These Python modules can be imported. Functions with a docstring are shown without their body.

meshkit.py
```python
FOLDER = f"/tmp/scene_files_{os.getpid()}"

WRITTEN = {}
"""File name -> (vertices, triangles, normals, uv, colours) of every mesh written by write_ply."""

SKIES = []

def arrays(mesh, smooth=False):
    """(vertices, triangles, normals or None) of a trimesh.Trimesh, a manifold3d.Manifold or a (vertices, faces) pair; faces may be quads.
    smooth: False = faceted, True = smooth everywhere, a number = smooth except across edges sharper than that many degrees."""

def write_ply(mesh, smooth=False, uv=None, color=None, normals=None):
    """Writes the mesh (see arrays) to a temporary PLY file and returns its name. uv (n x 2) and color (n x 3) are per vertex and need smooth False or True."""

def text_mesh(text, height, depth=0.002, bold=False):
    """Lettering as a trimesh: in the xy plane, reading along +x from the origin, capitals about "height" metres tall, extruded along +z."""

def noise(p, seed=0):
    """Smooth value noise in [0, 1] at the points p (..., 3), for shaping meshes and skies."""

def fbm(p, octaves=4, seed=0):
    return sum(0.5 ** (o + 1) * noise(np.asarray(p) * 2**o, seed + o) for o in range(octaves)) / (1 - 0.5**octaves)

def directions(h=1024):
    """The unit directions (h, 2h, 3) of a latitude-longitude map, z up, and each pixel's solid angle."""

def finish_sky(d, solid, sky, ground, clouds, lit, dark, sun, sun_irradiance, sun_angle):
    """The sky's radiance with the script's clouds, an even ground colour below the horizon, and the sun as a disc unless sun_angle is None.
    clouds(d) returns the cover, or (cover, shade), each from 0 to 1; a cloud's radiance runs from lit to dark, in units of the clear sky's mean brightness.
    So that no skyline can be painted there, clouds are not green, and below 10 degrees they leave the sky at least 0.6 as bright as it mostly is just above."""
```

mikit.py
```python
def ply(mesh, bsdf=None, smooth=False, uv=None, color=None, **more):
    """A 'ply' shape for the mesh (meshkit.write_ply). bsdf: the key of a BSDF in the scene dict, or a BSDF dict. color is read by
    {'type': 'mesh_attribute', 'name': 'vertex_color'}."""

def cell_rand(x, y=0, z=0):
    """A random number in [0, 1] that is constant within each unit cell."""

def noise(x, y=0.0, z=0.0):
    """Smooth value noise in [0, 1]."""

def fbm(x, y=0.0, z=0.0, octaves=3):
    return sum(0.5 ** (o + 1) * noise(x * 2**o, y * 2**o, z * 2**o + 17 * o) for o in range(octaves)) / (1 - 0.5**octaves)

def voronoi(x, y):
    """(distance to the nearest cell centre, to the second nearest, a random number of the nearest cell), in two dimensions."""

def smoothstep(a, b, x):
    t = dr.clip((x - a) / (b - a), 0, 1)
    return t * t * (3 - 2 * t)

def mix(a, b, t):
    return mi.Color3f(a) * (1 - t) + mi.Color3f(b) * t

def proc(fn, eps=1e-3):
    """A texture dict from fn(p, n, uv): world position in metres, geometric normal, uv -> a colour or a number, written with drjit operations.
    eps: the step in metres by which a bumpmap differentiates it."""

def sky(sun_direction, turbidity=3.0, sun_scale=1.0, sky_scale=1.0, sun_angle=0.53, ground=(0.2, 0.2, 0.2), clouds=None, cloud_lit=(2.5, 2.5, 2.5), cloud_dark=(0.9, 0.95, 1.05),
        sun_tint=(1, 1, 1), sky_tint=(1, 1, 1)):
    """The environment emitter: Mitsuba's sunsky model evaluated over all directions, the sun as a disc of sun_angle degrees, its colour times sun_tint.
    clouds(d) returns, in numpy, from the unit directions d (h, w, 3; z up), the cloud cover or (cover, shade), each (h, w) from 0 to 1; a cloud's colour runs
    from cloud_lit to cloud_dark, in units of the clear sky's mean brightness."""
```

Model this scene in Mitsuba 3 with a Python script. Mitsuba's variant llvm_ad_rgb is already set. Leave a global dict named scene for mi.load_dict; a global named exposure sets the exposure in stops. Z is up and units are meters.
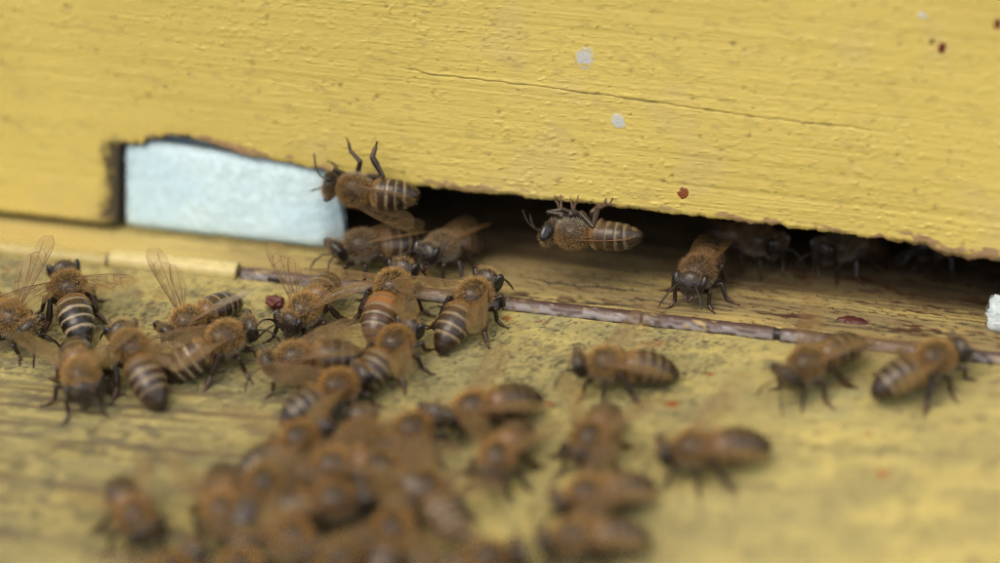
import math, random
import numpy as np, trimesh, manifold3d as m3
import drjit as dr
import mitsuba as mi, mikit, meshkit
from scipy.spatial import cKDTree

MM = 0.001                      # everything below is modelled in millimetres, at real size
scene, labels = {}, {}

# ------------------------------------------------------------------ camera, light, exposure
TGT, DIST, PSI, PHI, ROLL = np.array([0, -3.0, 0]), 400.0, math.radians(12.5), math.radians(20), math.radians(2.0)
DIRC = np.array([math.sin(PSI) * math.cos(PHI), -math.cos(PSI) * math.cos(PHI), math.sin(PHI)])
EYE = TGT + DIST * DIRC
_r = np.cross(-DIRC, [0, 0, 1]); _r /= np.linalg.norm(_r)
_u = np.cross(_r, -DIRC)
UP = -math.sin(ROLL) * _r + math.cos(ROLL) * _u
scene['camera'] = {
    'type': 'thinlens', 'fov': math.degrees(2 * math.atan(65.0 / 400)), 'fov_axis': 'x', 'near_clip': 0.02, 'far_clip': 20.0,
    'aperture_radius': 0.0106, 'focus_distance': 0.3935,
    'to_world': mi.ScalarTransform4f().look_at(origin=(EYE * MM).tolist(), target=(TGT * MM).tolist(), up=UP.tolist())}
scene['sky'] = mikit.sky((-0.30, -0.60, 0.74), turbidity=3, sun_scale=0.32, sun_angle=40, sky_scale=1.0, clouds=lambda d: 1.0, cloud_lit=(2.35, 2.5, 2.7), ground=(0.08, 0.085, 0.07))
exposure = 2.4

# ------------------------------------------------------------------ materials
VC = {'type': 'mesh_attribute', 'name': 'vertex_color'}


def rough_mat(rough, spec, bump=None, eps=6e-5, **more):
    b = {'type': 'principled', 'base_color': VC, 'roughness': rough, 'specular': spec, **more}
    if bump is not None:
        b = {'type': 'bumpmap', 'arbitrary': mikit.proc(bump, eps=eps), 'scale': 1.0, 'bsdf': b}
    return {'type': 'twosided', 'bsdf': b}


def paint_bump(p, n, uv):
    x, y, z = p.x * 1000, p.y * 1000, p.z * 1000
    s = z + 0.6 * y
    return (mikit.fbm(x * 1.0, s * 4.5, y * 1.0, octaves=3) * 0.022 + mikit.noise(x * 0.12, s * 4.0, y) * 0.03 + mikit.fbm(x * 4, s * 5, y * 5, octaves=2) * 0.022 + mikit.smoothstep(0.66, 0.86, mikit.noise(x * 1.7 + s * 0.5, s * 2.6 - x * 0.3, y * 2)) * 0.05) * 0.001


def wood_bump(p, n, uv):
    x, y, z = p.x * 1000, p.y * 1000, p.z * 1000
    return (mikit.fbm(x * 1.6, y * 5, z * 5, octaves=3) * 0.07 + mikit.noise(x * 6, y * 7, z * 7) * 0.03) * 0.001


def foam_bump(p, n, uv):
    x, y, z = p.x * 1000, p.y * 1000, p.z * 1000
    return (mikit.fbm(x * 4, y * 4, z * 4, octaves=3) * 0.12) * 0.001


scene['mat_paint'] = rough_mat(0.5, 0.35, paint_bump)
scene['mat_wood'] = rough_mat(0.72, 0.25, wood_bump)
scene['mat_foam'] = rough_mat(0.9, 0.2, foam_bump, sheen=0.4)
scene['mat_rod'] = rough_mat(0.42, 0.5)
scene['mat_spot'] = rough_mat(0.45, 0.4)
scene['mat_chitin'] = rough_mat(0.30, 0.55)
scene['mat_hair'] = {'type': 'twosided', 'bsdf': {'type': 'principled', 'base_color': VC, 'roughness': 0.55, 'specular': 0.3, 'sheen': 0.3}}
scene['mat_eye'] = {'type': 'principled', 'base_color': {'type': 'rgb', 'value': [0.012, 0.009, 0.008]}, 'roughness': 0.22, 'specular': 0.6}
scene['mat_antenna'] = {'type': 'principled', 'base_color': {'type': 'rgb', 'value': [0.022, 0.014, 0.010]}, 'roughness': 0.4, 'specular': 0.45}
scene['mat_vein'] = {'type': 'principled', 'base_color': {'type': 'rgb', 'value': [0.15, 0.08, 0.034]}, 'roughness': 0.4, 'specular': 0.4}
scene['mat_wing'] = {'type': 'blendbsdf', 'weight': 0.24,
                     'bsdf_0': {'type': 'thindielectric', 'int_ior': 1.25},
                     'bsdf_1': {'type': 'principledthin', 'base_color': {'type': 'rgb', 'value': [0.44, 0.29, 0.12]}, 'roughness': 0.5, 'diff_trans': 1.1, 'spec_trans': 0.0, 'eta': 1.2}}

# ------------------------------------------------------------------ helpers
_E1 = np.array([0.78, 0.41, 0.47]); _E1 /= np.linalg.norm(_E1)
_E2 = np.cross([0.21, -0.83, 0.52], _E1); _E2 /= np.linalg.norm(_E2)


def fbm2(x, y, sx, sy, octv=4, seed=0, z=0.0):
    a, b = np.asarray(x, float) * sx, np.asarray(y, float) * sy
    p = a[..., None] * _E1 + b[..., None] * _E2 + 100.0              # an oblique slice of the noise, so that its lattice does not show
    return np.clip((meshkit.fbm(p, octv, seed) - 0.5) * 1.15 + 0.5, 0, 1)


def lerp(a, b, t):
    t = np.asarray(t)[..., None]
    return np.asarray(a) * (1 - t) + np.asarray(b) * t


def sstep(a, b, x):
    t = np.clip((x - a) / (b - a), 0, 1)
    return t * t * (3 - 2 * t)


def grid_faces(nr, nc, flip=False):
    i, j = np.meshgrid(np.arange(nr - 1), np.arange(nc - 1), indexing='ij')
    a = i * nc + j
    q = np.stack([a, a + 1, a + nc + 1, a + nc], -1).reshape(-1, 4)
    if flip:
        q = q[:, ::-1]
    return np.vstack([q[:, [0, 1, 2]], q[:, [0, 2, 3]]])


def put(key, v, f, bsdf, color=None, smooth=True, **lab):
    scene[key] = mikit.ply((np.asarray(v) * MM, f), bsdf, smooth=smooth, color=None if color is None else np.clip(color, 0.002, 0.95))
    if lab:
        labels[key] = lab
    return key


COUNT = {}


def numbered(key):
    n = COUNT.get(key, 0); COUNT[key] = n + 1
    return key if n == 0 else f'{key}_{n:03d}'


def axis(lo, fine_lo, fine_hi, hi, d, coarse=6.0):
    return np.concatenate([np.arange(lo, fine_lo, coarse), np.arange(fine_lo, fine_hi, d), np.arange(fine_hi, hi + coarse, coarse)])


YEL = np.array([0.615, 0.482, 0.130])
YEL_D = np.array([0.54, 0.42, 0.105])
GRIME = np.array([0.022, 0.018, 0.012])

# ------------------------------------------------------------------ the hive: front board with the entrance slot cut from its lower edge
EDGE = np.array([(-190, 0.5), (-53.75, 0.5), (-53.3, 11.9), (-50.3, 12.6), (-47.5, 13.6), (-44.7, 14.1), (-41.2, 13.6), (-36.4, 12.5), (-33.3, 12.0), (-29.5, 11.9), (-22.6, 10.9), (-10.4, 10.5), (-3.7, 10.6),
                 (6.9, 10.6), (18.7, 10.5), (33, 10.3), (47.1, 10.0), (52.2, 9.9), (54.7, 9.5), (55.6, 8.9), (59.8, 8.6), (63.6, 8.8), (80, 8.6), (82, 0.5), (190, 0.5)])


def slot_top(x):
    z = np.interp(x, EDGE[:, 0], EDGE[:, 1])
    k = sstep(-53.4, -52.8, x) * (1 - sstep(79, 80, x))
    o = np.zeros_like(x)
    rag = (fbm2(x, o, 0.9, 1, 4, 3) - 0.5) * 0.7 + (fbm2(x, o, 4.0, 1, 3, 5) - 0.5) * 0.28
    rag += sstep(-38, -50, x) * (fbm2(x, o, 2.2, 1, 3, 8) - 0.5) * 1.3
    return z + k * rag


def front_relief(x, z, rng):
    zz = z + 0.010 * x
    h = (fbm2(x, zz, 0.012, 0.9, 2, 11) - 0.5) * 0.10 + (fbm2(x, zz, 0.03, 2.6, 3, 12) - 0.5) * 0.075 + (fbm2(x, z, 1.3, 1.8, 3, 13) - 0.5) * 0.025
    col = sstep(0.35, 0.65, fbm2(x, z, 0.03, 0.06, 3, 21))
    C = lerp(YEL, YEL_D, col * 0.5 + 0.35 * fbm2(x, z, 0.12, 2.4, 4, 22))
    dirt = sstep(0.60, 0.78, fbm2(x, z, 0.5, 0.9, 4, 23)) * 0.30
    C = lerp(C, [0.33, 0.26, 0.10], dirt)
    dull = sstep(0.58, 0.72, fbm2(x, z, 0.12, 0.14, 3, 27)) * 0.22
    C = lerp(C, [0.48, 0.38, 0.20], dull)
    tree = cKDTree(np.stack([x.ravel(), z.ravel()], 1))
    hf, cf = h.ravel().copy(), C.reshape(-1, 3).copy()
    for k in range(1500):                                            # nibs in the paint
        cx, cz = rng.uniform(-72, 72), rng.uniform(8, 47)
        if fbm2(np.array([cx]), np.array([cz]), 0.05, 0.09, 2, 31)[0] < 0.42:
            continue
        r, e = rng.uniform(0.11, 0.27), rng.uniform(0.7, 1.8)
        idx = np.array(tree.query_ball_point([cx, cz], r * e * 2.2 + 0.3))
        if len(idx) == 0:
            continue
        d = np.stack([x.ravel()[idx] - cx, z.ravel()[idx] - cz], 1)
        g = np.exp(-((d[:, 0] / (r * e)) ** 2 + (d[:, 1] / (r * 0.75)) ** 2))
        hf[idx] += g * rng.uniform(0.06, 0.19)
    for k in range(560):                                            # pits and fly specks
        cx, cz, r = rng.uniform(-72, 72), rng.uniform(10, 47), rng.uniform(0.09, 0.19) if k > 160 else rng.uniform(0.15, 0.32)
        idx = np.array(tree.query_ball_point([cx, cz], r * 2.5))
        if len(idx) == 0:
            continue
        d = np.stack([x.ravel()[idx] - cx, z.ravel()[idx] - cz], 1)
        g = np.exp(-((d / r) ** 2).sum(1))
        hf[idx] -= g * 0.10
        cf[idx] = lerp(cf[idx], [0.14, 0.10, 0.04], g * rng.uniform(0.15, 0.8))
    crack = np.array([(-15.5, 26.8), (-10.8, 26.1), (-0.9, 26.0), (11.5, 25.6), (16.7, 25.4), (19.3, 25.3), (32.1, 24.6), (39.7, 24.6), (48.5, 24.4), (56, 24.2)])
    xf, zf = x.ravel(), z.ravel()
    zc = np.interp(xf, crack[:, 0], crack[:, 1]) + (fbm2(xf, xf * 0, 0.7, 1, 3, 41) - 0.5) * 0.35
    on = sstep(-16, -13, xf) * (1 - sstep(44, 52, xf))
    wide = (0.06 + 0.09 * sstep(0.42, 0.7, fbm2(xf, xf * 0, 0.35, 1, 3, 43))) * on
    g = np.exp(-((zf - zc) / (wide + 0.02)) ** 2) * on
    hf += -g * 0.11 + on * 0.05 * np.exp(-np.abs(zf - zc - 0.3) / 0.6) * (zf > zc)
    cf = lerp(cf, GRIME, g * (0.10 + 0.55 * sstep(0.46, 0.64, fbm2(xf, xf * 0, 0.5, 1, 2, 44))))
    return hf.reshape(x.shape), cf.reshape(*x.shape, 3)


def build_front_board():
    rng = np.random.default_rng(5)
    xs = np.concatenate([axis(-190, -76, -54.2, -54.2, 0.27)[:-1], np.arange(-54.2, -52.6, 0.09), axis(-52.6, -52.6, 74, 190, 0.24)[1:]])
    xs = np.unique(xs.round(4))
    zb = slot_top(xs)
    # profile rows, from the inner face under the lower edge and up the front face
    back = [(20, 30), (20, 0.6), (19.4, 0.0), (14, 0.05), (9, 0.0), (6, 0.02), (4, 0.0), (3, 0), (2.2, 0), (1.6, 0), (1.1, 0.02), (0.75, 0.05), (0.5, 0.12), (0.3, 0.22), (0.14, 0.38), (0.04, 0.58)]
    rows_y = [b[0] for b in back]; rows_z = [b[1] for b in back]
    t = np.linspace(0, 1, 56, endpoint=False); zu = np.concatenate([np.arange(15.2, 23.9, 0.21), np.arange(23.9, 27.4, 0.085), np.arange(27.4, 48.2, 0.21)])
    nt = len(t) + len(zu)
    nb = len(back)
    Y = np.zeros((nb + nt + 1, len(xs))); Z = np.zeros_like(Y); X = np.tile(xs, (len(Y), 1))
    for i in range(nb):
        Y[i] = rows_y[i]; Z[i] = zb + rows_z[i]
    Z[nb:nb + 56] = (zb + 0.82)[None] + t[:, None] * (15.2 - zb - 0.82)[None]
    Z[nb + 56:-1] = zu[:, None]
    Z[-1] = 130
    h, C = front_relief(X, Z, rng)
    fr = np.zeros(len(Y)); fr[nb:] = 1; fr[nb - 5:nb] = [0.1, 0.3, 0.5, 0.7, 0.9]
    Y -= h * fr[:, None]
    Y[1:nb - 2] += (fbm2(X[1:nb - 2], Y[1:nb - 2], 1.5, 0.6, 3, 51) - 0.5) * 0.25
    Z[2:nb] += (fbm2(X[2:nb], Y[2:nb], 1.2, 0.8, 3, 52) - 0.5) * 0.35
    # worn edge: grime and bare wood where the slot was cut
    dz = Z - zb[None]
    n1, n2 = fbm2(X, Z, 1.6, 1.6, 4, 61), fbm2(X, Z, 0.35, 1.0, 3, 62)
    cut = (sstep(-54.0, -53.2, X) * (1 - sstep(79, 82, X)))
    edge = cut * sstep(0.75, 0.15, dz - 1.1 * (n1 - 0.5) - 0.9 * sstep(0.5, 0.7, n2) - 0.55 * sstep(44, 58, X))
    wood = lerp([0.10, 0.06, 0.03], [0.30, 0.19, 0.10], sstep(0.4, 0.65, n2))
    C = lerp(C, wood, edge * (0.25 + 0.65 * np.maximum(sstep(42, 56, X), sstep(-26, -36, X)) + 0.6 * sstep(.56, .66, n2)).clip(0, .95))
    bare = cut * np.exp(-((X + 37) / 5) ** 2) * sstep(0.44, 0.6, n1) * sstep(1.7, 0.4, dz)
    C = lerp(C, [0.42, 0.25, 0.13], bare)
    # dark stained end of the slot at the left
    n3 = fbm2(X, Z, 1.3, 0.8, 4, 63)
    end = sstep(-55.0 - 1.6 * 1.0, -53.9, X + 2.4 * (n3 - 0.55)) * (X < -53.0) * sstep(13.3, 12.2, Z)
    low = np.exp(-((X + 55) / 1.8) ** 2 - ((Z - 1.9) / 1.8) ** 2) * sstep(0.4, 0.6, n1)
    C = lerp(C, [0.035, 0.026, 0.02], np.clip(end + low * 0.9, 0, 0.95))
    joint = (X < -53) * sstep(1.5, 0.7, Z + 0.5 * (n1 - 0.5))
    C = lerp(C, [0.06, 0.05, 0.025], joint * 0.85)
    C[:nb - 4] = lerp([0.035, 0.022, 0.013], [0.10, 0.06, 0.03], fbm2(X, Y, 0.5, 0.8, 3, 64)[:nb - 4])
    v = np.stack([X, Y, Z], -1).reshape(-1, 3)
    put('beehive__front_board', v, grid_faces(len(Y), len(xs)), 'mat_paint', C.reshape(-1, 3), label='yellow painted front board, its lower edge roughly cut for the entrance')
    return xs, zb


build_front_board()


def blob(rx, rz, th, seed, n=48, amp=0.25, rough=0.0):
    """A thin dried drop: an irregular dome, in its own plane (u, v) with height w."""
    rr, aa = np.linspace(0, 1, 8), np.arange(n) * 2 * np.pi / n
    o = 1 + amp * (meshkit.fbm(np.stack([np.cos(aa) * 1.6 + 9, np.sin(aa) * 1.6 + 9, aa * 0 + seed * 1.37], -1), 4, seed) - 0.5) * 3.2
    R, A = np.meshgrid(rr, aa, indexing='ij')
    w = th * np.sqrt(np.clip(1 - R ** 2, 0, 1)) + rough * (meshkit.noise(np.stack([R * np.cos(A) * 5 + 30, R * np.sin(A) * 5 + 30, A * 0 + seed], -1)) - 0.5) * (R < 0.95) - 0.05
    v = np.stack([R * np.cos(A) * rx * o, R * np.sin(A) * rz * o, w], -1)
    v[0] = [0, 0, th]
    f = []
    for i in range(len(rr) - 1):
        for j in range(n):
            k = (j + 1) % n
            f += [[i * n + j, (i + 1) * n + j, (i + 1) * n + k], [i * n + j, (i + 1) * n + k, i * n + k]]
    return v.reshape(-1, 3), np.array(f)


for (x, z, rx, rz, c, s, rg, lab) in [(9.4, 30.2, 1.5, 1.55, (0.60, 0.62, 0.62), 1, 0.12, 'larger pale grey paint drop on the front board'), (14.0, 22.4, 1.15, 1.1, (0.64, 0.66, 0.64), 2, 0.06, 'pale grey paint drop under the crack'),
                                      (51.3, 39.8, 0.75, 0.5, (0.66, 0.66, 0.60), 3, 0.0, 'small whitish drop near the top right'), (22.9, 13.6, 0.75, 0.85, (0.26, 0.075, 0.02), 4, 0.05, 'orange brown propolis speck above the slot'),
                                      (54.1, 35.8, 0.55, 0.85, (0.13, 0.02, 0.008), 5, 0.0, None), (52.8, 36.6, 0.36, 0.36, (0.12, 0.06, 0.015), 6, 0.0, None), (60.6, 39.6, 0.5, 0.85, (0.17, 0.03, 0.01), 7, 0.0, None)]:
    v, f = blob(rx, rz, 0.09, s, rough=rg * .6, amp=0.26)
    rd = np.hypot(v[:, 0] / rx, v[:, 1] / rz)
    w = np.stack([v[:, 0] + x, -v[:, 2] - 0.03, v[:, 1] + z], -1)
    cc = lerp(np.array(c), np.array(c) * 0.6, meshkit.fbm(w * 3.5 + 50, 4, s))
    cc = lerp(cc, YEL * 0.9, sstep(0.55, 0.7, meshkit.fbm(w * 3.0 + 20, 3, s + 9)) * 0.5 * (c[2] > .3))
    cc = lerp(cc, YEL * 0.95, sstep(0.55, 1.05, rd + 0.9 * (meshkit.fbm(w * 3.2 + 70, 3, s + 2) - 0.5)) * (c[2] > .3))
    k = put(numbered('beehive__front_board__dried_drop'), w, f, 'mat_spot', cc)
    if lab:
        labels[k] = {'label': lab}

# ------------------------------------------------------------------ bottom board: hive floor, whose worn lip juts out under the slot
LIPA = math.radians(10)


def floor_z(x, y):
    z = np.where(y < 0, y * math.tan(LIPA), 0.0)
    return z


def build_bottom_board():
    xs = axis(-190, -75, 72, 190, 0.27)
    ys = np.concatenate([[150, 90, 60, 45, 36], np.arange(30, 8, -0.7), np.arange(8, -6.0, -0.22)])
    lip = [(-6.15, 0.06), (-6.35, 0.18), (-6.5, 0.36), (-6.58, 0.6), (-6.6, 0.9), (-6.6, 1.3), (-6.55, 2.0), (-6.5, 3.5), (-6.4, 8.0), (-6.2, 20.0)]
    Y = np.concatenate([ys, [l[0] for l in lip]])[:, None] + np.zeros((1, len(xs)))
    X = np.tile(xs, (len(Y), 1))
    Z = floor_z(X, Y)
    drop = np.zeros(len(Y)); drop[len(ys):] = [l[1] for l in lip]
    Z -= drop[:, None]
    S = Y - drop[:, None]
    warp = 0.9 * (fbm2(X, S, 0.02, 0.05, 2, 70) - 0.5)
    grain = fbm2(X, S + 3 * warp, 0.035, 1.5, 4, 71)
    fine = fbm2(X, S, 0.3, 4.0, 3, 72)
    inside = sstep(-20, -8, X) * 1.0
    worn = 0.35 + 0.65 * inside
    h = (grain - 0.5) * 0.35 * worn + (fine - 0.5) * 0.12
    # long splits along the grain
    splits = np.zeros_like(X)
    for (y0, x0, x1, s) in [(2.4, -2, 30, 1), (0.6, 36, 70, 2), (-2.6, 12, 66, 3), (4.4, 30, 66, 4), (-4.4, -30, 20, 5), (6.5, 2, 40, 6), (-3.6, 40, 72, 7), (-1.2, -40, -8, 8), (1.8, 44, 60, 9), (-0.5, 3, 26, 10), (-2.0, 26, 64, 11), (-4.9, 4, 22, 12)]:
        yc = y0 - 0.012 * (X - x0) + (fbm2(X, X * 0, 0.25, 1, 4, 80 + s) - 0.5) * 1.5
        on = sstep(x0 - 2, x0 + 3, X) * (1 - sstep(x1 - 4, x1 + 2, X)) * sstep(0.30, 0.5, fbm2(X, X * 0, 0.4, 1, 3, 90 + s))
        splits = np.maximum(splits, on * np.exp(-((S - yc) / 0.17) ** 2))
        h += 0.16 * on * sstep(yc - 0.5, yc + 0.1, S) * np.exp(-np.clip(S - yc, 0, 9) / 1.3)
    h -= splits * 0.40
    flat = sstep(-60, -52, X) * 0 + (X < -53.8)
    h = h * (1 - 0.6 * flat)
    Z += h * (drop < 1.5)[:, None]
    Y[len(ys):] -= (h * 0.6 + (fbm2(X, S, 0.6, 0.8, 3, 75) - 0.5) * 1.1 * inside)[len(ys):]
    # colour
    C = lerp([0.43, 0.33, 0.115], [0.29, 0.215, 0.085], sstep(0.35, 0.65, grain))
    C = lerp(C, [0.50, 0.39, 0.13], sstep(-30, -50, X) * 0.8)
    C = lerp(C, [0.30, 0.23, 0.10], sstep(0.45, 0.7, fbm2(X, S, 0.05, 0.5, 4, 76)) * 0.6 * worn)
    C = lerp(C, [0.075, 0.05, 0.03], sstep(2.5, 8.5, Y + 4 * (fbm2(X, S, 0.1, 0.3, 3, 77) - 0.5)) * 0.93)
    ln = sstep(0.60, 0.70, fbm2(X, S + 3 * warp, 0.05, 3.2, 4, 171)) * sstep(0.35, 0.6, fbm2(X, S, 0.12, 0.4, 3, 172))
    C = lerp(C, [0.085, 0.062, 0.035], ln * 0.75 * (0.3 + 0.7 * inside)); h -= ln * 0.08
    C = lerp(C, [0.20, 0.15, 0.075], sstep(0.42, 0.66, fbm2(X, S, 0.07, 0.35, 4, 173)) * 0.75 * inside)
    C = lerp(C, [0.05, 0.035, 0.022], sstep(0.64, 0.72, fbm2(X, S, 1.1, 1.8, 3, 174)) * 0.7 * inside)
    edge_wear = inside * np.exp(-((S + 6.0) / 0.45) ** 2)
    C = lerp(C, [0.66, 0.52, 0.22], edge_wear * sstep(0.42, 0.62, fbm2(X, S, 0.5, 1.2, 3, 78)))
    prop = sstep(0.60, 0.68, fbm2(X, S, 0.35, 0.8, 4, 79)) * inside * (0.35 + 0.65 * np.exp(-((S + 5.6) / 1.4) ** 2))
    C = lerp(C, [0.085, 0.028, 0.012], prop * 0.9)
    prop2 = sstep(0.62, 0.67, fbm2(X, S, 0.25, 0.9, 4, 85)) * sstep(25, 40, X) * sstep(-5, -3, S)
    C = lerp(C, [0.07, 0.02, 0.01], prop2 * 0.9)
    C = lerp(C, GRIME, np.clip(splits * 1.2, 0, 0.92))
    C = lerp(C, [0.03, 0.022, 0.015], sstep(-6.9, -7.6, S) * 0.9)
    C = lerp(C, [0.05, 0.04, 0.02], (X < -53.5) * np.exp(-((S - 0.1) / 0.45) ** 2) * 0.8)
    C = lerp(C, [0.06, 0.05, 0.025], (X > -53.5) * (X < -20) * np.exp(-((S - 0.35 + 1.4 * (fbm2(X, S, 0.6, 0.6, 3, 86) - 0.5)) / 0.5) ** 2) * 0.8)
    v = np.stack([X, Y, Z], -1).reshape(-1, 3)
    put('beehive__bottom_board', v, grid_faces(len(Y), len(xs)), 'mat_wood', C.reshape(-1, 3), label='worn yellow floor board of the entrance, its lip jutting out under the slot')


build_bottom_board()

v, f = blob(1.95, 0.85, 0.3, 12, amp=0.3, rough=0.1)
put('beehive__bottom_board__propolis_drop', np.stack([v[:, 0] + 46, v[:, 1] - 2.3, v[:, 2] * 1.3 - 0.24 + v[:, 1] * 0.17], -1), f, 'mat_spot', np.tile([0.075, 0.018, 0.014], (len(v), 1)), label='dark red propolis drop on the lip')

# ------------------------------------------------------------------ landing board, sloping down towards the viewer
LS = math.radians(19)
LP = np.array([0, -8.0, -1.9])
LE1, LE2, LN = np.array([1.0, 0, 0]), np.array([0, math.cos(LS), math.sin(LS)]), np.array([0, -math.sin(LS), math.cos(LS)])


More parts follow.
